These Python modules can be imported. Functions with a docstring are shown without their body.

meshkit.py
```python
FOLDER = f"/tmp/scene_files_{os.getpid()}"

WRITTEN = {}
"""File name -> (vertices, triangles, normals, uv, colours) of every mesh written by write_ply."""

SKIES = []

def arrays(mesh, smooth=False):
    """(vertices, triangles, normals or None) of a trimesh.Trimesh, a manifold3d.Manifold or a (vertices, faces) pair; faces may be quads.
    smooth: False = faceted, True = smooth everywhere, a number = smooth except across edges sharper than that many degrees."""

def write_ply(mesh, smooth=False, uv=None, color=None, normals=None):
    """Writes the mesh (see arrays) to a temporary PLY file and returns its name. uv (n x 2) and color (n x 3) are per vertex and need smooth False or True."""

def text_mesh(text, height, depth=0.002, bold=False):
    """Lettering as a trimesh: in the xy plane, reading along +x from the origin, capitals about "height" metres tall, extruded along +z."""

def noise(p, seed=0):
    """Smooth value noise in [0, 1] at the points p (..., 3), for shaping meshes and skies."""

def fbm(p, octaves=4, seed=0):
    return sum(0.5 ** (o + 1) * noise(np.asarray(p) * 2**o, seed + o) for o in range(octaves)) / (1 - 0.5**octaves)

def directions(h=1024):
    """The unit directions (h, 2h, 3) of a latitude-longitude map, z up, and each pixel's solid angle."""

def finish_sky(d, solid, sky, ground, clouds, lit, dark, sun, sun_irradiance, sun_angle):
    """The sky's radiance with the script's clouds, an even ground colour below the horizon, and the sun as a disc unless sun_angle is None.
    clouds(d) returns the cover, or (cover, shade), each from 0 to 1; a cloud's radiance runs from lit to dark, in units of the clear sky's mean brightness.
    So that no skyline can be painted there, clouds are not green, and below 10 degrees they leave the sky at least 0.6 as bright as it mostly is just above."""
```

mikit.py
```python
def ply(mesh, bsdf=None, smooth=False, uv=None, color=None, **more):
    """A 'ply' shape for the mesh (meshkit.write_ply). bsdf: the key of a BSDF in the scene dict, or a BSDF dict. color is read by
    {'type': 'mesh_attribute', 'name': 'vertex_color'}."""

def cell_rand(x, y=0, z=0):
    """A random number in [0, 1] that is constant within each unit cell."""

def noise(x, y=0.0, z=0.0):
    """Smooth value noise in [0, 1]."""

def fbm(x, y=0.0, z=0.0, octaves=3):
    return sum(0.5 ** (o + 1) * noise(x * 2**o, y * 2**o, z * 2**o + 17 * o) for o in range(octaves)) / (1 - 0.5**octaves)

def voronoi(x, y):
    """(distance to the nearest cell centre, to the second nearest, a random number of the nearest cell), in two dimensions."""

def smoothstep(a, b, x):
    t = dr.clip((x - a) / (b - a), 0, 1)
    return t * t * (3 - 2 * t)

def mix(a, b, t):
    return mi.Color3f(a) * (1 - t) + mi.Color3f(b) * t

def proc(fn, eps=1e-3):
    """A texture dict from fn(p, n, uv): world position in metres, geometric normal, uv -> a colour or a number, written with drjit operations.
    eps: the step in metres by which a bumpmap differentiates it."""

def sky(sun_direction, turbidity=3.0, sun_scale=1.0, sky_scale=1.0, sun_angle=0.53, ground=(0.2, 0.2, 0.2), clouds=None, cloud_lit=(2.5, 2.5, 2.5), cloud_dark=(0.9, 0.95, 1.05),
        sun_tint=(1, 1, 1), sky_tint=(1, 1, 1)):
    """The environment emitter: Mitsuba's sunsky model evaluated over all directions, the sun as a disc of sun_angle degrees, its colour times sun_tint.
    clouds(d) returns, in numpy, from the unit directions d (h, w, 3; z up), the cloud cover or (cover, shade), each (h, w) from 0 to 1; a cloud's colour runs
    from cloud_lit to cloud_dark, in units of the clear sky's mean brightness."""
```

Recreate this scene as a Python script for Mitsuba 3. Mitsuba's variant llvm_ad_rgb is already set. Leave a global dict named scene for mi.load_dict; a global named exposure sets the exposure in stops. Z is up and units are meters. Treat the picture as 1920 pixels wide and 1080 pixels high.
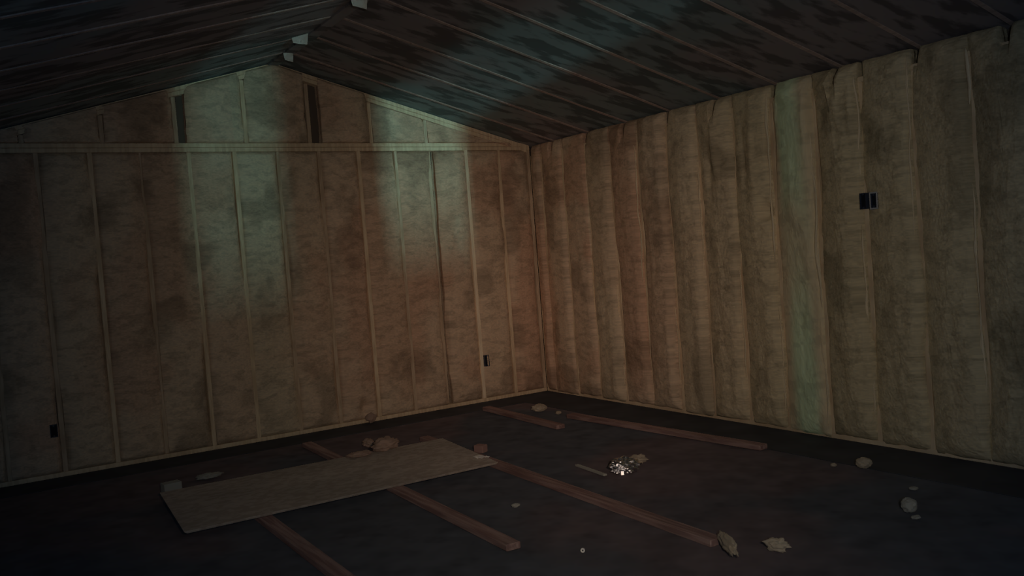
import math
import numpy as np
import trimesh
import mitsuba as mi
import drjit as dr
import mikit
import meshkit

T = mi.ScalarTransform4f
scene, labels = {}, {}

# ------------------------------------------------------------------ camera, light, exposure
CAM = np.array([-5.4957, -8.3012, 1.5960])
RIGHT = np.array([0.84651389, -0.52694012, -0.07581791])
UP = np.array([0.08601554, -0.00516671, 0.9962804])
FWD = np.array([0.52537184, 0.84988671, -0.04095135])
FOCAL_PX = 1667.0
scene['camera'] = {
    'type': 'perspective', 'fov': math.degrees(2 * math.atan(960 / FOCAL_PX)), 'fov_axis': 'x',
    'near_clip': 0.05, 'far_clip': 100.0,
    'to_world': T().look_at(origin=CAM.tolist(), target=(CAM + FWD).tolist(), up=UP.tolist()),
}
exposure = 0.0

# the photographer's torch: a hot spot and its wider spill
TORCH = CAM + RIGHT * 0.40 + UP * 0.28
AIM = [-0.12, 0.0, 0.95]


def torch(name, cutoff, beam, rgb):
    scene[name] = {'type': 'spot', 'cutoff_angle': cutoff, 'beam_width': beam,
                   'intensity': {'type': 'rgb', 'value': rgb},
                   'to_world': T().look_at(origin=TORCH.tolist(), target=AIM, up=[0, 0, 1])}


torch('torch_hotspot', 17.0, 1.0, [22.0, 13.2, 10.6])
torch('torch_spill', 32.5, 2.0, [23.5, 18.3, 11.8])
# added bluish fill near the camera, with no visible source
scene['added_fill'] = {'type': 'point', 'position': (CAM + np.array([-0.1, -0.6, 0.15])).tolist(),
                        'intensity': {'type': 'rgb', 'value': [2.1, 3.5, 5.2]}}

# ------------------------------------------------------------------ dimensions (metres)
H = 2.754            # top of the side wall
PK = -2.818          # ridge, x
ZR = 3.542           # ridge, z
SL = (ZR - H) / 2.818
PITCH = 0.4064       # studs at 16 inches
Y_REAR = -11.0
X_LEFT = 2 * PK


def roof_z(x):
    return ZR - SL * abs(x - PK)


# ------------------------------------------------------------------ materials
def principled(name, color, rough=0.9, spec=0.2, metallic=0.0, bump=None, **more):
    b = {'type': 'principled', 'base_color': color, 'roughness': rough, 'specular': spec, 'metallic': metallic, **more}
    if bump:
        b = {'type': 'bumpmap', 'arbitrary': mikit.proc(bump[0], eps=bump[2]), 'scale': bump[1], 'bsdf': b}
    scene[name] = {'type': 'twosided', 'bsdf': b}


def rgb(*c):
    return {'type': 'rgb', 'value': list(c)}


N, F = mikit.noise, mikit.fbm


def insulation_color(p, n, uv):
    s = p.x + p.y                      # along either wall
    blotch = F(s * 1.6 + 3.1, p.z * 1.3, 2.0, 4)
    warp = F(s * 5.0, p.z * 5.0, 13.0, 2)
    fleck = F(s * 11.0 + warp * 1.2, p.z * 27.0 + warp * 2.0, 5.0, 4)
    stain = F(s * 2.7 + 8.0, p.z * 2.3, 21.0, 4)
    fibre = F(s * 60.0, p.z * 110.0, 9.0, 2)
    tone = mikit.cell_rand(dr.floor((p.y + 0.2) / -0.4064), dr.floor(p.x / 0.4064), 4)
    tan, rust, pale = mi.Color3f(0.61, 0.465, 0.335), mi.Color3f(0.55, 0.36, 0.25), mi.Color3f(0.60, 0.52, 0.37)
    c = mikit.mix(tan, rust, mikit.smoothstep(0.42, 0.62, blotch) * 0.8)
    c = mikit.mix(c, pale, mikit.smoothstep(0.5, 0.95, tone) * 0.6)
    # the batts further along the right wall are coloured yellower
    bay = dr.floor((p.y + 0.2) / -0.4064)
    olive = mikit.smoothstep(3.5, 8.0, bay)
    c = mikit.mix(c, mi.Color3f(0.60, 0.52, 0.335), olive * 0.8)
    k = 0.84 + 0.20 * mikit.smoothstep(0.28, 0.56, fleck) + 0.36 * (fibre - 0.5)
    return c * k * (1.0 - 0.30 * mikit.smoothstep(0.55, 0.72, stain))


def insulation_green(p, n, uv):
    fleck = F(p.y * 10.0, p.z * 20.0, 5.0, 4)
    wob = 0.5 * (N(p.y * 6.0, p.z * 2.5, 7.0) - 0.5)
    band = dr.exp(-dr.square((p.z - 1.40 + wob) / 0.42))
    core = 1.0 - mikit.smoothstep(0.05, 0.16, dr.abs(p.y + 3.66 + 0.12 * wob))
    green = core * (1.0 - 0.85 * band)
    c = mikit.mix(mi.Color3f(0.70, 0.59, 0.40), mi.Color3f(0.70, 0.84, 0.56), green)
    return c * (0.88 + 0.16 * mikit.smoothstep(0.3, 0.55, fleck))


def insulation_bump(p, n, uv):
    s = p.x + p.y
    return 0.6 * F(s * 18.0, p.z * 26.0, 1.0, 3) + 0.4 * N(s * 75.0, p.z * 75.0, 3.0)


def wood_color(a, b, scale=1.0):
    def fn(p, n, uv):
        g = F(p.x * 60.0 * scale, p.y * 7.0 * scale, p.z * 7.0 * scale, 3)
        w = F(p.x * 2.0, p.y * 2.0, p.z * 2.0 + 11.0, 2)
        return mikit.mix(a, b, mikit.smoothstep(0.25, 0.75, g * 0.6 + w * 0.4))
    return fn


def board_color(p, n, uv):
    g = F(p.x * 70.0, p.y * 3.0, p.z * 40.0, 3)
    w = F(p.x * 2.0, p.y * 2.2, 3.0, 3)
    c = mikit.mix(mi.Color3f(0.22, 0.135, 0.125), mi.Color3f(0.35, 0.24, 0.22), mikit.smoothstep(0.3, 0.7, g))
    return c * (0.72 + 0.5 * w)


def panel_color(p, n, uv):
    chip = F(p.x * 22.0, p.y * 30.0, 1.0, 3)
    w = F(p.x * 1.5, p.y * 2.5, 6.0, 3)
    c = mikit.mix(mi.Color3f(0.35, 0.295, 0.255), mi.Color3f(0.43, 0.375, 0.33), mikit.smoothstep(0.3, 0.7, chip))
    return c * (0.8 + 0.4 * w)


def floor_color(p, n, uv):
    w = F(p.x * 0.9, p.y * 0.9, 1.0, 4)
    g = F(p.x * 9.0, p.y * 9.0, 3.0, 3)
    c = mikit.mix(mi.Color3f(0.098, 0.105, 0.125), mi.Color3f(0.14, 0.114, 0.125), mikit.smoothstep(0.38, 0.62, w))
    return c * (0.7 + 0.6 * g)


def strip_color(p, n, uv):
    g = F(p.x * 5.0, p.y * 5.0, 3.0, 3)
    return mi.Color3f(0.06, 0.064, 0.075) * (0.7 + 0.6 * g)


def roof_color(p, n, uv):
    # mottled dark facing, dark blots strung out down the slope
    b = F(p.x * 5.0 + 2.0 * p.y, p.y * 12.0, 1.0, 4)
    w = F(p.x * 0.8, p.y * 1.1, 4.0, 3)
    c = mikit.mix(mi.Color3f(0.20, 0.235, 0.24), mi.Color3f(0.235, 0.21, 0.215), mikit.smoothstep(0.4, 0.6, w))
    return c * (0.5 + 0.5 * mikit.smoothstep(0.36, 0.58, b))


principled('m_insulation', mikit.proc(insulation_color), 1.0, 0.05, bump=(insulation_bump, 0.012, 0.004))
principled('m_insulation_green', mikit.proc(insulation_green), 1.0, 0.05, bump=(insulation_bump, 0.012, 0.004))
principled('m_stud', mikit.proc(wood_color(mi.Color3f(0.58, 0.44, 0.29), mi.Color3f(0.76, 0.62, 0.43))), 0.8, 0.2)
principled('m_stud_dull', mikit.proc(wood_color(mi.Color3f(0.46, 0.34, 0.23), mi.Color3f(0.62, 0.49, 0.35))), 0.85, 0.2)
principled('m_stud_pale', mikit.proc(wood_color(mi.Color3f(0.74, 0.62, 0.45), mi.Color3f(0.90, 0.78, 0.58))), 0.8, 0.2)
principled('m_flange', rgb(0.78, 0.66, 0.47), 0.8, 0.2)
principled('m_rafter', mikit.proc(wood_color(mi.Color3f(0.30, 0.23, 0.21), mi.Color3f(0.44, 0.35, 0.31))), 0.85, 0.2)
principled('m_board', mikit.proc(board_color), 0.85, 0.2)
principled('m_panel', mikit.proc(panel_color), 0.85, 0.2)
principled('m_floor', mikit.proc(floor_color), 0.9, 0.15)
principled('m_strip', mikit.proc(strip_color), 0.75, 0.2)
principled('m_roof', mikit.proc(roof_color), 0.85, 0.2)
principled('m_sheathing', rgb(0.13, 0.10, 0.08), 0.95, 0.1)
principled('m_box', rgb(0.035, 0.045, 0.075), 0.5, 0.4)
principled('m_box_shade', rgb(0.012, 0.014, 0.02), 0.7, 0.2)  # shade inside the boxes, painted as a near-black colour
principled('m_plate', rgb(0.42, 0.42, 0.42), 0.5, 0.5)
principled('m_tuft', rgb(0.42, 0.36, 0.28), 1.0, 0.05)
principled('m_tuft_rust', rgb(0.36, 0.26, 0.21), 1.0, 0.05)
principled('m_paper', rgb(0.75, 0.72, 0.68), 0.7, 0.2)
principled('m_grey_scrap', rgb(0.33, 0.33, 0.30), 0.9, 0.2)
principled('m_block', rgb(0.30, 0.19, 0.17), 0.9, 0.2)
principled('m_scrap_pale', rgb(0.62, 0.60, 0.55), 0.9, 0.2)
principled('m_paint', rgb(0.3, 0.3, 0.3), 0.6, 0.3)
scene['m_foil'] = {'type': 'twosided', 'bsdf': {'type': 'roughconductor', 'material': 'Al', 'alpha': 0.22}}


# ------------------------------------------------------------------ mesh helpers
def numbered(key):
    if key not in scene:
        return key
    i = 1
    while f'{key}_{i:03d}' in scene:
        i += 1
    return f'{key}_{i:03d}'


def put(key, mesh, bsdf, smooth=False, **lab):
    key = numbered(key)
    scene[key] = mikit.ply(mesh, bsdf, smooth=smooth)
    if lab:
        labels[key] = lab
    return key


def box(x0, x1, y0, y1, z0, z1):
    m = trimesh.creation.box(extents=(abs(x1 - x0), abs(y1 - y0), abs(z1 - z0)))
    m.apply_translation(((x0 + x1) / 2, (y0 + y1) / 2, (z0 + z1) / 2))
    return m


def beam(lx, ly, lz, c=0.003):
    """A board with chamfered edges, centred, built as the hull of its inset faces."""
    pts = []
    for sx in (-1, 1):
        for sy in (-1, 1):
            for sz in (-1, 1):
                for k in range(3):
                    d = [lx / 2 - c, ly / 2 - c, lz / 2 - c]
                    d[k] += c
                    pts.append((sx * d[0], sy * d[1], sz * d[2]))
    return trimesh.convex.convex_hull(np.array(pts))


def beam_box(x0, x1, y0, y1, z0, z1, c=0.003):
    m = beam(abs(x1 - x0), abs(y1 - y0), abs(z1 - z0), c)
    m.apply_translation(((x0 + x1) / 2, (y0 + y1) / 2, (z0 + z1) / 2))
    return m


def prism_xz(poly, y0, y1):
    """Extrude a convex polygon given in (x, z) from y0 to y1."""
    return trimesh.convex.convex_hull(np.array([(x, y, z) for x, z in poly for y in (y0, y1)]))


def solid_grid(P, back):
    """A closed solid from a front grid P (nz, nu, 3) and the back grid of the same shape."""
    nz, nu, _ = P.shape
    idx = np.arange(nz * nu).reshape(nz, nu)
    a, b, c, d = idx[:-1, :-1], idx[:-1, 1:], idx[1:, 1:], idx[1:, :-1]
    front = np.stack([a, b, c, d], -1).reshape(-1, 4)
    loop = np.concatenate([idx[0, :], idx[1:, -1], idx[-1, -2::-1], idx[-2:0:-1, 0]])
    bl = np.arange(len(loop)) + nz * nu
    nb = len(loop)
    skirt = np.stack([loop, bl, np.roll(bl, -1), np.roll(loop, -1)], -1)
    flat = P.reshape(-1, 3)
    bpts = back.reshape(-1, 3)[loop]
    centre = bpts.mean(0)[None]
    v = np.vstack([flat, bpts, centre])
    quads = np.vstack([front, skirt])
    tri = np.vstack([quads[:, [0, 1, 2]], quads[:, [0, 2, 3]]])
    fan = np.stack([bl, np.full(nb, len(v) - 1), np.roll(bl, -1)], -1)
    return trimesh.Trimesh(v, np.vstack([tri, fan]), process=False)


def batt(wall, s0, s1, ztop, seed, bulge=0.02, skew=1.0,  base=-0.004, wrinkle=0.01, edge=0.012, nu=22, nz=84, zbot=0.045, dents=(), power=3.0, seam=0.0):
    """One glass-wool batt between two studs: a pillow with wandering edges and vertical folds."""
    rng = np.random.default_rng(seed)
    u = np.linspace(0, 1, nu)
    u = 0.5 - 0.5 * np.cos(np.pi * u) * (0.55 + 0.45 * np.abs(np.cos(np.pi * u)))
    t = np.linspace(0, 1, nz)
    zt = np.array([ztop(s0 + (s1 - s0) * a) for a in u])
    Z = zbot + t[:, None] * (zt[None, :] - zbot)
    q = np.stack([np.full((nz,), seed * 3.7), t * 5.0, np.zeros(nz)], -1)
    e0 = (meshkit.fbm(q + [0.3, 0, 0], 3, seed) - 0.5) * 2 * edge
    e1 = (meshkit.fbm(q + [9.3, 0, 5], 3, seed + 50) - 0.5) * 2 * edge
    S = (s0 + e0)[:, None] + u[None, :] * ((s1 + e1) - (s0 + e0))[:, None]
    prof = 1 - np.abs(2 * u ** skew - 1) ** power
    ends = np.clip(np.minimum(t / 0.035, (1 - t) / 0.03), 0, 1) ** 0.5
    swell = 0.65 + 0.7 * meshkit.fbm(np.stack([t * 3.1 + seed * 5.1, t * 0, t * 0], -1), 2, seed)
    D = base + bulge * prof[None, :] * (ends * swell)[:, None]
    g = np.stack([S * 9.0, Z * 2.2, np.full_like(S, seed * 1.3)], -1)
    D += wrinkle * (meshkit.fbm(g, 4, seed + 7) - 0.5) * 2 * (0.25 + 0.75 * prof[None, :])
    g = np.stack([S * 24.0, Z * 20.0, np.full_like(S, seed * 2.3)], -1)
    D += 0.22 * wrinkle * (meshkit.fbm(g, 3, seed + 9) - 0.5) * 2
    for ds, dz, rs, rz, amp in dents:
        D += amp * np.exp(-((S - ds) / rs) ** 2 - ((Z - dz) / rz) ** 2)
    if seam:
        w = s1 - s0
        for side, sd in ((u, 31), (1 - u, 77)):
            mask = np.clip(meshkit.fbm(np.stack([t * 4.0 + seed * 2.9, t * 0 + sd, t * 0], -1), 3, seed + sd) * 3.0 - 1.15, 0, 1)
            D -= seam * mask[:, None] * np.exp(-(side[None, :] * w / 0.016) ** 2)
    if wall == 'back':
        P = np.stack([S, -D, Z], -1)
        B = np.stack([S, np.full_like(S, 0.085), Z], -1)
    else:
        P = np.stack([-D, S, Z], -1)
        B = np.stack([np.full_like(S, 0.085), S, Z], -1)
    return solid_grid(P, B)


def lump(r, seed, flat=(1, 1, 0.6), amp=0.5, freq=2.2, sub=3):
    """A torn tuft: a sphere pulled about by noise, standing on z = 0."""
    m = trimesh.creation.icosphere(subdivisions=sub)
    v = np.array(m.vertices)
    k = 1 + amp * (meshkit.fbm(v * freq + seed * 7.7, 4, seed) - 0.5) * 2
    k += 0.3 * amp * (meshkit.noise(v * freq * 5 + seed, seed + 3) - 0.5) * 2
    v = v * k[:, None] * r * np.array(flat)
    v[:, 2] -= v[:, 2].min()
    return trimesh.Trimesh(v, m.faces, process=False)


def moved(m, x=0, y=0, z=0, rot=0):
    m = m.copy()
    if rot:
        m.apply_transform(trimesh.transformations.rotation_matrix(math.radians(rot), [0, 0, 1]))
    m.apply_translation((x, y, z))
    return m


STRUCT = {'kind': 'structure'}

# ------------------------------------------------------------------ shell
put('floor', box(-7.4, 0.14, Y_REAR - 0.1, 0.14, -0.1, 0.0), 'm_floor', **STRUCT)
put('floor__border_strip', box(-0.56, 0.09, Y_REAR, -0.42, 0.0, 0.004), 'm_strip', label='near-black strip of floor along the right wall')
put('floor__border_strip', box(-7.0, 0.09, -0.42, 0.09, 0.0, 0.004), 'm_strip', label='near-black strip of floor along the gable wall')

gable = [(X_LEFT - 0.1, 0), (0.14, 0), (0.14, H), (PK, ZR), (X_LEFT - 0.1, H)]
put('wall_back', prism_xz(gable, 0.09, 0.14), 'm_sheathing', **STRUCT)
put('wall_right', box(0.09, 0.14, Y_REAR, 0.09, 0, H - 0.01), 'm_sheathing', **STRUCT)
put('wall_left', box(X_LEFT - 0.1, X_LEFT, -6.9, 0.09, 0, H), 'm_sheathing', **STRUCT)
put('wall_entry', box(-7.4, -7.3, Y_REAR, -6.9, 0, H), 'm_sheathing', **STRUCT)
put('wall_entry', box(-7.4, X_LEFT - 0.1, -7.0, -6.9, 0, H), 'm_sheathing', **STRUCT)

# rear wall behind the photographer, with two narrow window openings that let the yard lamp in
LAMP = np.array([-3.0, -21.0, 0.35])
mag = (0 - LAMP[1]) / (Y_REAR - LAMP[1])


def opening(x0, x1, z0, z1):
    return [LAMP[0] + (x0 - LAMP[0]) / mag, LAMP[0] + (x1 - LAMP[0]) / mag, LAMP[2] + (z0 - LAMP[2]) / mag, LAMP[2] + (z1 - LAMP[2]) / mag]


OPEN_A = opening(-3.70, -2.84, 1.62, 3.9)
OPEN_B = opening(-1.78, -0.86, 1.85, 3.6)
xs = [-7.4, OPEN_A[0], OPEN_A[1], OPEN_B[0], OPEN_B[1], 0.14]
rear = []
for i in (0, 2, 4):
    rear.append(box(xs[i], xs[i + 1], Y_REAR - 0.1, Y_REAR, 0, ZR))
for o in (OPEN_A, OPEN_B):
    rear.append(box(o[0], o[1], Y_REAR - 0.1, Y_REAR, 0, o[2]))
    rear.append(box(o[0], o[1], Y_REAR - 0.1, Y_REAR, o[3], ZR))
put('wall_rear', trimesh.util.concatenate(rear), 'm_sheathing', **STRUCT)
m = trimesh.creation.box(extents=(0.22, 0.02, 0.9))
m.apply_translation(LAMP)
scene['yard_lamp'] = mikit.ply(m, 'm_paint', emitter={'type': 'area', 'radiance': rgb(760.0, 1750.0, 1750.0)})
labels['yard_lamp'] = {'label': 'cool white lamp out in the yard behind the photographer', 'category': 'lamp'}

# unseen slats added across the left opening, dimming what comes through it
zs = np.arange(OPEN_A[2] - 0.02, OPEN_A[3] + 0.03, 0.05)
for z in zs:
    put('wall_rear__added_slat', box(OPEN_A[0] - 0.02, OPEN_A[1] + 0.02, Y_REAR - 0.03, Y_REAR - 0.024, z, z + 0.031), 'm_sheathing')

# ceiling: two slopes of dark faced panels between rafters
SLOPES = {'right': ((0.16, roof_z(0.16)), (PK, ZR)), 'left': ((-7.45, roof_z(-7.45)), (PK, ZR))}


def slope_slab(a, b, y0, y1, lo, hi):
    """A slab following a roof slope from a to b in (x, z), between heights lo and hi above it."""
    return prism_xz([(a[0], a[1] + lo), (b[0], b[1] + lo), (b[0], b[1] + hi), (a[0], a[1] + hi)], y0, y1)


deck = [slope_slab(*s, Y_REAR - 0.2, 0.14, 0.10, 0.13) for s in SLOPES.values()]
put('ceiling', trimesh.util.concatenate(deck), 'm_sheathing', **STRUCT)
RAFTER_Y = [-0.44 - 0.61 * k for k in range(18)]
ends = [0.14] + RAFTER_Y + [Y_REAR]
rng = np.random.default_rng(5)
for side, (a, b) in SLOPES.items():
    for k in range(len(ends) - 1):
        y1, y0 = ends[k] - (0.019 if k else 0), ends[k + 1] + 0.019
        if y1 - y0 < 0.02:
            continue
        nu, nv = 30, 8
        tt, ss = np.linspace(0, 1, nu), np.linspace(0, 1, nv)
        X = a[0] + (b[0] - a[0]) * tt[:, None] + 0 * ss[None, :]
        Y = y0 + (y1 - y0) * ss[None, :] + 0 * tt[:, None]
        sag = 0.006 * (meshkit.fbm(np.stack([X * 2.0, Y * 3.0, X * 0 + k], -1), 3, 11 + k) - 0.5) * 2
        Z = a[1] + (b[1] - a[1]) * tt[:, None] + 0.003 + sag
        P = np.stack([X, Y, Z], -1)
        B = P.copy()
        B[..., 2] = a[1] + (b[1] - a[1]) * tt[:, None] + 0.09
        put('ceiling__faced_panel', solid_grid(P, B), 'm_roof', smooth=35)
    for k, y in enumerate(RAFTER_Y):
        dy = rng.uniform(-0.008, 0.008)
        put('ceiling__rafter', slope_slab(a, b, y - 0.017 + dy, y + 0.017 + dy, -0.003, 0.088), 'm_rafter')
put('ceiling__ridge_board', beam_box(PK - 0.05, PK + 0.05, Y_REAR, 0.085, ZR - 0.03, ZR + 0.03), 'm_roof')

# ------------------------------------------------------------------ gable wall: plates, studs, batts
PLATE0, PLATE1 = 2.705, 2.785
for z0, z1, y in ((0.004, 0.042, 0.0), (PLATE0, PLATE0 + 0.038, -0.001), (PLATE0 + 0.041, PLATE1, 0.002)):
    put('wall_back__plate', beam_box(X_LEFT, -0.002, y, 0.088, z0, z1), 'm_stud')
for a in (X_LEFT, -0.002):
    for lo, hi, y in ((-0.042, -0.006, 0.0), (-0.082, -0.045, 0.004)):
        put('wall_back__gable_plate', slope_slab((a, roof_z(a) - 0.0), (PK, ZR), y, 0.088, lo, hi), 'm_stud')

stud_jog = {1: 0.0, 2: -0.004, 3: 0.074, 4: 0.004, 5: -0.001, 6: 0.006, 7: 0.002, 8: 0.0, 9: 0.0, 10: 0.016, 11: 0.001, 12: 0.012, 13: 0.004}
for k in range(0, 14):
    x = -0.019 - 0.002 if k == 0 else -k * PITCH
    y = stud_jog.get(k, 0.0)
    put('wall_back__stud', beam_box(x - 0.019, x + 0.019, y, y + (0.086 if k != 3 else 0.014), 0.042, PLATE0), 'm_stud_pale' if k in (2,) else ('m_stud' if k in (1, 5, 8, 9, 11) else 'm_stud_dull'))
for k in range(0, 14):
    s1 = -0.045 if k == 0 else -k * PITCH - 0.014
    s0 = -(k + 1) * PITCH + 0.014
    gap = 0.0
    if k == 3:
        s1 -= 0.016
    if k == 2:
        s0 += 0.008
    rngk = np.random.default_rng(40 + k)
    dents = []
    if k == 5:
        dents = [(-2.18, 0.15, 0.07, 0.09, -0.06), (-2.26, 0.22, 0.05, 0.05, 0.03)]
    if k == 4:
        dents = [(-1.95, 0.78, 0.03, 0.04, -0.03), (-1.80, 1.9, 0.05, 0.12, -0.02)]
    if k == 2:
        dents = [(-1.16, 0.37, 0.06, 0.03, -0.03)]
    put('wall_back__insulation_batt',
        batt('back', s0, s1, lambda s: PLATE0 - 0.004, 100 + k, bulge=0.020 + 0.012 * rngk.random(), base=-0.002, wrinkle=0.013, edge=0.016, dents=dents, seam=0.045, nu=26),
        'm_insulation', smooth=True)

GABLE_X = [-0.66, -1.27, -1.88, -2.50, -3.13, -3.75, -4.36, -4.97]
for k, x in enumerate(GABLE_X):
    zt = min(roof_z(x - 0.019), roof_z(x + 0.019)) - 0.082
    y = 0.05 if x == -2.50 else 0.003 * (k % 3)
    put('wall_back__gable_stud', beam_box(x - 0.019, x + 0.019, y, 0.087, PLATE1, zt), 'm_stud' if k in (2, 4) else 'm_stud_dull')
edges = [-0.2] + GABLE_X + [-5.44]
for k in range(len(edges) - 1):
    s1, s0 = edges[k] - 0.021, edges[k + 1] + 0.021
    if k == 3:                         # open gaps beside two of the studs
        s0 += 0.085
    if k == 4:
        s1 -= 0.02
    if k == 5:
        s0 += 0.075
    hang = k >= 3                      # left of here the batts hang over the sloping plate
    dents = [(-3.60, 3.0, 0.05, 0.3, -0.03)] if k == 5 else ([(-2.6, 3.0, 0.03, 0.5, -0.02)] if k == 4 else [])
    put('wall_back__gable_batt',
        batt('back', s0, s1, lambda s: roof_z(s) - (0.016 if hang else 0.085), 160 + k, bulge=0.022, base=0.006 if hang else -0.004, wrinkle=0.012, edge=0.010, nz=36, zbot=PLATE1 + 0.003, dents=dents, seam=0.03),
        'm_insulation', smooth=True)

# ------------------------------------------------------------------ right wall
put('wall_right__plate', beam_box(0.0, 0.088, Y_REAR, -0.002, 0.004, 0.042), 'm_stud')
put('wall_right__plate', beam_box(0.002, 0.088, Y_REAR, -0.002, 2.60, 2.638), 'm_stud')
STUD_Y = [-0.022] + [-0.2 - PITCH * k for k in range(27)]
for y in STUD_Y:
    if y > Y_REAR + 0.05:
        put('wall_right__stud', beam_box(0.0, 0.086, y - 0.019, y + 0.019, 0.042, 2.60), 'm_stud')


def right_top(s):
    d = min(abs(s - r) for r in RAFTER_Y)
    return H - 0.012 - (0.12 if d < 0.034 else 0.0)


for k in range(len(STUD_Y) - 1):
    s1, s0 = STUD_Y[k], STUD_Y[k + 1]
    if s0 < Y_REAR:
        break
    rngk = np.random.default_rng(300 + k)
    far = k < 3
    dents = []
    if k == 8:        # torn hollow beside the stud
        dents = [(-3.38, 1.76, 0.05, 0.07, -0.085), (-3.30, 1.86, 0.06, 0.08, 0.03), (-3.36, 1.66, 0.06, 0.03, 0.03)]
    if k in (7, 8):
        dents += [(s0 + 0.16, 2.3, 0.035, 0.3, 0.025), (s0 + 0.27, 2.15, 0.03, 0.22, -0.03)]
    if k == 5:
        dents = [(-2.24, 2.06, 0.03, 0.025, -0.03), (-2.21, 2.10, 0.04, 0.02, 0.015)]
    if k in (9, 10):
        dents = [((s0 + s1) / 2, 2.62, 0.13, 0.03, 0.03), ((s0 + s1) / 2, 2.54, 0.12, 0.025, -0.02), (s0 + 0.03, 2.45, 0.03, 0.2, 0.03)]
    put('wall_right__insulation_batt',
        batt('right', s0 + 0.006, s1 - 0.006, right_top, 220 + k,
             bulge=(0.032 if far else 0.060) + 0.018 * rngk.random(), base=0.001,
             wrinkle=0.018 if far else 0.028, edge=0.03, skew=0.6, seam=0.02, nu=30, nz=96, zbot=0.012 + 0.03 * rngk.random(), dents=dents, power=2.4),
        'm_insulation_green' if k == 9 else 'm_insulation', smooth=True)




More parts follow.
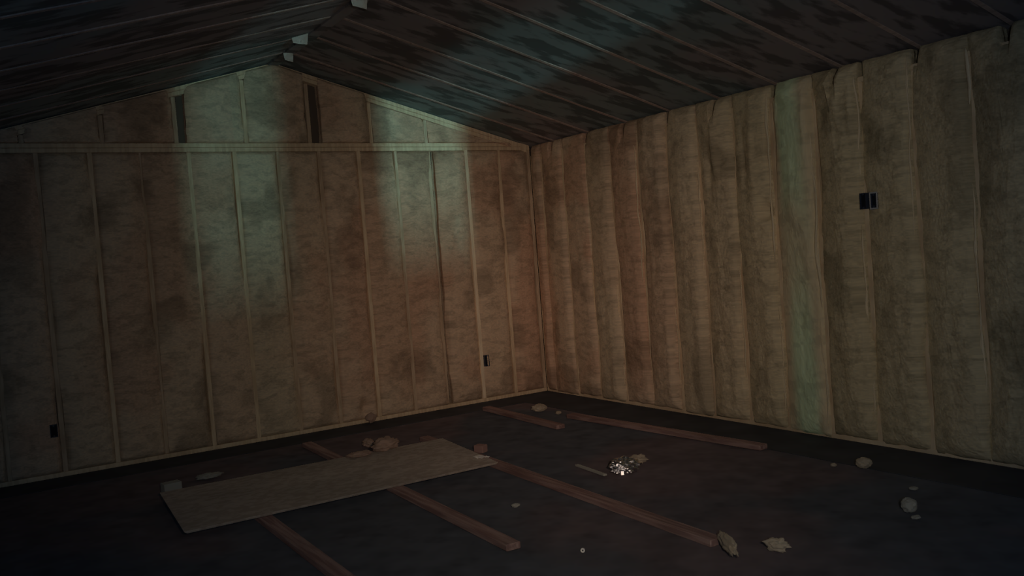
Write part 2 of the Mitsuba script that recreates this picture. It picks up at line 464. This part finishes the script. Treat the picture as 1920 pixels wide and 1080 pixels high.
def flange(y, z0, z1, seed, w=0.020, proud=0.03):
    """A curled strip of the paper facing along the edge of a right-wall batt."""
    n = max(8, int((z1 - z0) / 0.03))
    t = np.linspace(0, 1, n)
    z = z0 + (z1 - z0) * t
    q = np.stack([z * 3.0 + seed * 4.1, z * 0, z * 0], -1)
    yc = y + 0.030 * (meshkit.fbm(q, 3, seed) - 0.5) * 2
    ww = w * (0.35 + 1.2 * meshkit.fbm(q * 1.7 + 3, 2, seed + 1)) * np.clip(np.minimum(t, 1 - t) / 0.06, 0.15, 1)
    dd = proud * (0.55 + 0.9 * meshkit.fbm(q * 1.3 + 7, 2, seed + 2))
    a = np.linspace(-1, 1, 5)
    Y = yc[:, None] + ww[:, None] * a[None, :] * 0.5
    D = dd[:, None] + 0.35 * ww[:, None] * (1 - a[None, :] ** 2) - 0.3 * ww[:, None] * a[None, :]
    P = np.stack([-D, Y, np.repeat(z[:, None], 5, 1)], -1)
    return solid_grid(P, P + np.array([0.004, 0, 0]))


for i, (k, z0, z1, w, pr) in enumerate([(2, 0.9, 1.9, .014, .012), (3, 0.2, 1.2, .014, .015), (4, 1.2, 2.6, .016, .02), (5, 0.3, 1.0, .016, .02), (6, 1.3, 2.2, .016, .022), (7, 0.4, 1.3, .016, .025),
                                        (8, 1.35, 2.68, .030, .03), (8, 0.15, 1.0, .014, .03), (9, 1.0, 2.45, .026, .03), (9, 0.1, 0.9, .012, .03), (10, 1.9, 2.66, .026, .03),
                                        (10, 0.2, 1.6, .020, .03), (11, 1.5, 2.7, .022, .03), (12, 0.3, 1.8, .014, .03), (12, 2.3, 2.65, .026, .03)]):
    put('wall_right__facing_strip', flange(STUD_Y[k + 1] + 0.012, z0, z1, 500 + i, w, pr), 'm_flange', smooth=50)

# ------------------------------------------------------------------ electrical boxes
def electrical_box(wall, s, z, label, w=0.058, h=0.105, proud=0.03, frame=False):
    """A single-gang box: four walls round a painted-dark recess, mounting ears."""
    key = numbered('electrical_box')
    d0, d1 = 0.03, -proud
    t = 0.004

    def bx(sa, sb, da, db, za, zb):
        return box(sa, sb, da, db, za, zb) if wall == 'back' else box(da, db, sa, sb, za, zb)
    walls = [bx(s - w / 2, s - w / 2 + t, d1, d0, z - h / 2, z + h / 2), bx(s + w / 2 - t, s + w / 2, d1, d0, z - h / 2, z + h / 2),
             bx(s - w / 2 + t, s + w / 2 - t, d1, d0, z - h / 2, z - h / 2 + t), bx(s - w / 2 + t, s + w / 2 - t, d1, d0, z + h / 2 - t, z + h / 2)]
    scene[key] = mikit.ply(trimesh.util.concatenate(walls), 'm_box')
    labels[key] = {'label': label, 'category': 'electrical box'}
    put(key + '__shade_plate', bx(s - w / 2 + t, s + w / 2 - t, d1 + 0.012, d1 + 0.016, z - h / 2 + t, z + h / 2 - t), 'm_box_shade')
    ears = [bx(s - 0.006, s + 0.006, d1, d1 + 0.008, z + e * (h / 2 - 0.010) - 0.006, z + e * (h / 2 - 0.010) + 0.006) for e in (-1, 1)]
    put(key + '__ear', ears[0], 'm_box')
    put(key + '__ear', ears[1], 'm_box')
    if frame:
        o = 0.010
        ring = [bx(s - w / 2 - o, s - w / 2, d1 - 0.001, d1 + 0.004, z - h / 2 - o, z + h / 2 + o), bx(s + w / 2, s + w / 2 + o, d1 - 0.001, d1 + 0.004, z - h / 2 - o, z + h / 2 + o),
                bx(s - w / 2, s + w / 2, d1 - 0.001, d1 + 0.004, z + h / 2, z + h / 2 + o), bx(s - w / 2, s + w / 2, d1 - 0.001, d1 + 0.004, z - h / 2 - o, z - h / 2)]
        put(key + '__rim', trimesh.util.concatenate(ring), 'm_plate', label='grey rim')


electrical_box('back', -0.765, 0.445, 'dark electrical box low on the gable wall beside the brightest stud', w=0.056, h=0.120)
electrical_box('back', -4.94, 0.40, 'dark electrical box low at the shadowy left end of the gable wall', w=0.056, h=0.105)
electrical_box('right', -4.291, 1.762, 'left of two dark electrical boxes high on the right wall', w=0.050, h=0.112, proud=0.070)
electrical_box('right', -4.376, 1.758, 'right of two dark electrical boxes high on the right wall, grey rimmed', w=0.044, h=0.100, proud=0.070, frame=True)

# ------------------------------------------------------------------ loose boards and the panel on the floor


def loose_board(x0, y0, x1, y1, label, z=0.0005):
    L = math.hypot(x1 - x0, y1 - y0)
    m = beam(0.089, L, 0.038, 0.004)
    m.apply_transform(trimesh.transformations.rotation_matrix(-math.atan2(x1 - x0, y1 - y0), [0, 0, 1]))
    m.apply_translation(((x0 + x1) / 2, (y0 + y1) / 2, z + 0.019))
    return put('loose_board', m, 'm_board', label=label, category='board', group='loose boards on the floor')


loose_board(-0.76, -1.50, -0.60, -3.72, 'long reddish board lying along the right wall', z=0.0045)
loose_board(-2.16, -1.25, -2.30, -4.95, 'long board running out from under the right end of the plywood sheet')
loose_board(-3.00, -0.60, -3.11, -4.26, 'board crossing under the middle of the plywood sheet, its blunt end in view', z=0.0045)
loose_board(-3.97, -1.45, -3.99, -4.75, 'board running from under the left part of the plywood sheet towards the viewer')
loose_board(-1.06, -0.45, -1.12, -1.86, 'short dark board on the floor near the far corner', z=0.0045)

PZ = 0.046
corners = [(-4.41, -1.53), (-4.48, -2.70), (-2.26, -2.69), (-2.14, -1.57)]
c = np.array(corners)
ctr = c.mean(0)
pts = [(*(ctr + (p - ctr) * f), z) for p in c for f, z in ((0.984, PZ), (1, PZ + 0.0135), (0.9985, PZ + 0.016))]
put('plywood_sheet', trimesh.convex.convex_hull(np.array(pts)), 'm_panel', label='pale plywood sheet lying across the loose boards', category='plywood')
PT = PZ + 0.0162

# ------------------------------------------------------------------ litter


def tuft(x, y, r, seed, label, mat='m_tuft', z=0.0, flat=(1, 1, 0.6), amp=0.5, rot=0, cat='insulation scrap', name='insulation_tuft'):
    return put(name, moved(lump(r, seed, flat, amp), x, y, z, rot), mat, smooth=True, label=label, category=cat)


tuft(-0.76, -0.98, 0.062, 1, 'pale flat insulation tuft on the floor near the far corner', flat=(1.3, 1.0, 0.55), amp=0.35, z=0.0)
tuft(-2.68, -1.61, 0.085, 2, 'largest insulation tuft on the far edge of the plywood sheet', mat='m_tuft_rust', z=PT, flat=(1.25, 0.8, 0.6), amp=0.6)
tuft(-2.93, -1.66, 0.07, 3, 'low insulation tuft on the plywood sheet left of the larger one', mat='m_tuft_rust', z=PT, flat=(1.4, 0.8, 0.3))
tuft(-2.62, -1.10, 0.05, 31, 'small pinkish tuft on the floor behind the plywood sheet', mat='m_tuft_rust', flat=(1, 1, 0.7))
tuft(-0.57, -4.55, 0.048, 4, 'pale insulation tuft on the floor under the right wall', flat=(1, 1, 0.75), amp=0.35)
tuft(-0.66, -4.38, 0.02, 5, 'tiny pale tuft left of the tuft under the right wall')
tuft(-1.18, -5.29, 0.042, 6, 'greyish round tuft on the floor at right', mat='m_grey_scrap', flat=(1, 1, 0.95), amp=0.35)
tuft(-0.80, -5.06, 0.022, 7, 'tiny scrap on the floor behind the greyish round tuft', mat='m_grey_scrap', flat=(1.3, 1, 0.4))
tuft(-1.26, -5.38, 0.022, 8, 'tiny scrap on the floor in front of the greyish round tuft', mat='m_grey_scrap', flat=(1.3, 1, 0.4))
tuft(-2.35, -5.08, 0.085, 9, 'torn long insulation shred on the floor at the bottom of the picture', flat=(0.28, 1.6, 0.5), amp=0.6, rot=-30)
tuft(-2.16, -5.22, 0.045, 10, 'small ragged insulation tuft right of the long shred', flat=(0.6, 1.3, 0.7), amp=0.6, rot=15)
tuft(-2.67, -3.58, 0.022, 12, 'small pale crumb on the floor between two loose boards', mat='m_grey_scrap', flat=(1.3, 1, 0.5))
tuft(-0.72, -1.25, 0.028, 13, 'small crumb on the floor right of the flat tuft near the corner', flat=(1, 1, 0.5))
tuft(-3.97, -1.12, 0.06, 14, 'faint low scrap on the floor behind the plywood sheet', mat='m_grey_scrap', flat=(1.6, 0.9, 0.35))
tuft(-2.16, -0.07, 0.05, 15, 'insulation clump sagging out at the foot of the gable wall', mat='m_tuft_rust', z=0.0045, flat=(1, 0.6, 0.95))


def sheet_scrap(x, y, z, lx, ly, seed, mat, label, cat, name, lift=0.012, rot=0.0, thick=0.002):
    n = 7
    gx, gy = np.meshgrid(np.linspace(-1, 1, n), np.linspace(-1, 1, n))
    h = lift * meshkit.fbm(np.stack([gx * 1.6, gy * 1.6, gx * 0 + seed], -1), 3, seed)
    h -= h.min()
    P = np.stack([gx * lx / 2 * (1 + 0.1 * np.sin(3 * gy + seed)), gy * ly / 2 * (1 + 0.1 * np.sin(2 * gx)), h + thick], -1)
    B = P.copy()
    B[..., 2] -= thick
    return put(name, moved(solid_grid(P, B), x, y, z, rot), mat, label=label, category=cat)


sheet_scrap(-2.28, -2.47, PT, 0.08, 0.10, 3, 'm_paper', 'small white paper scrap on the right end of the plywood sheet', 'paper scrap', 'paper_scrap', lift=0.03, rot=20)
put('wood_offcut', moved(beam(0.07, 0.09, 0.06, 0.004), -2.05, -2.06, 0.0305, 25), 'm_block', label='small reddish wood offcut beside the right end of the plywood sheet', category='offcut')
put('wood_offcut', moved(beam(0.13, 0.09, 0.075, 0.004), -4.29, -1.32, 0.0385, 8), 'm_grey_scrap', label='pale grey offcut behind the left corner of the plywood sheet', category='offcut')
m = beam(0.03, 0.42, 0.014, 0.003)
m.apply_transform(trimesh.transformations.rotation_matrix(math.radians(-1.5), [1, 0, 0]))
put('wood_sliver', moved(m, -1.83, -3.24, 0.0135, -8), 'm_grey_scrap', label='thin grey wood sliver left of the crumpled foil', category='wood scrap')


def crumpled(r, seed, flat):
    m = trimesh.creation.icosphere(subdivisions=3)
    v = np.array(m.vertices)
    rngc = np.random.default_rng(seed)
    k = 0.65 + 0.5 * meshkit.noise(v * 3.0 + seed, seed) + 0.22 * rngc.random(len(v))
    v = v * k[:, None] * r * np.array(flat)
    v[:, 2] -= v[:, 2].min()
    return trimesh.Trimesh(v, m.faces, process=False)


foil = numbered('crumpled_foil')
scene[foil] = mikit.ply(moved(crumpled(0.085, 21, (1.35, 0.9, 0.62)), -1.70, -3.47, 0.0, 0), 'm_foil')
labels[foil] = {'label': 'crumpled shiny foil wrapper glinting on the floor between the boards', 'category': 'foil'}
# a bent tab of the foil that stands up and catches the torch
tab = beam(0.022, 0.003, 0.028, 0.001)
d = TORCH - np.array([-1.80, -3.55, 0.05])
tab.apply_transform(trimesh.transformations.rotation_matrix(-math.atan2(d[2], math.hypot(d[0], d[1])), [1, 0, 0]))
tab.apply_transform(trimesh.transformations.rotation_matrix(math.atan2(d[1], d[0]) + math.pi / 2, [0, 0, 1]))
put(foil + '__torn_tab', moved(tab, -1.79, -3.55, 0.036), 'm_foil', label='bright upright flap of the foil')
tuft(-1.50, -3.36, 0.06, 16, 'yellowish insulation tuft right beside the crumpled foil', flat=(1.2, 0.8, 0.55), amp=0.7)

washer = trimesh.creation.annulus(r_min=0.004, r_max=0.012, height=0.003, sections=20)
washer.apply_transform(trimesh.transformations.rotation_matrix(math.radians(62), [1, 0, 0]))
washer.apply_translation((0, 0, 0.0115))
put('metal_washer', moved(washer, -2.86, -4.54, 0.0, -27), 'm_paper', label='tiny bright washer on the dark floor at the bottom of the picture', category='washer')

# ------------------------------------------------------------------ pale tags hanging at the ridge
for dx, y, z, w, h, a, lab in ((-0.02, -0.52, ZR - 0.045, 0.09, 0.075, 12, 'lower of the pale scraps hanging at the ridge, nearest the gable'),
                           (-0.12, -1.13, ZR - 0.03, 0.13, 0.10, -14, 'larger pale scrap hanging at the ridge above the lower one'),
                           (-0.05, -2.25, ZR - 0.04, 0.13, 0.08, 8, 'pale scrap at the ridge, cut by the top edge of the picture')):
    n = 6
    gu, gv = np.meshgrid(np.linspace(-0.5, 0.5, n), np.linspace(-0.5, 0.5, n))
    bend = 0.02 * (meshkit.fbm(np.stack([gu * 3, gv * 3, gu * 0 + y], -1), 2, 4) - 0.5)
    P = np.stack([gu * w * (1 + 0.25 * gv), bend, gv * h * (1 + 0.3 * gu)], -1)
    B = P + np.array([0, 0.003, 0])
    put('hanging_scrap', moved(solid_grid(P, B), PK + dx, y, z - 0.02, a), 'm_scrap_pale', label=lab, category='scrap')
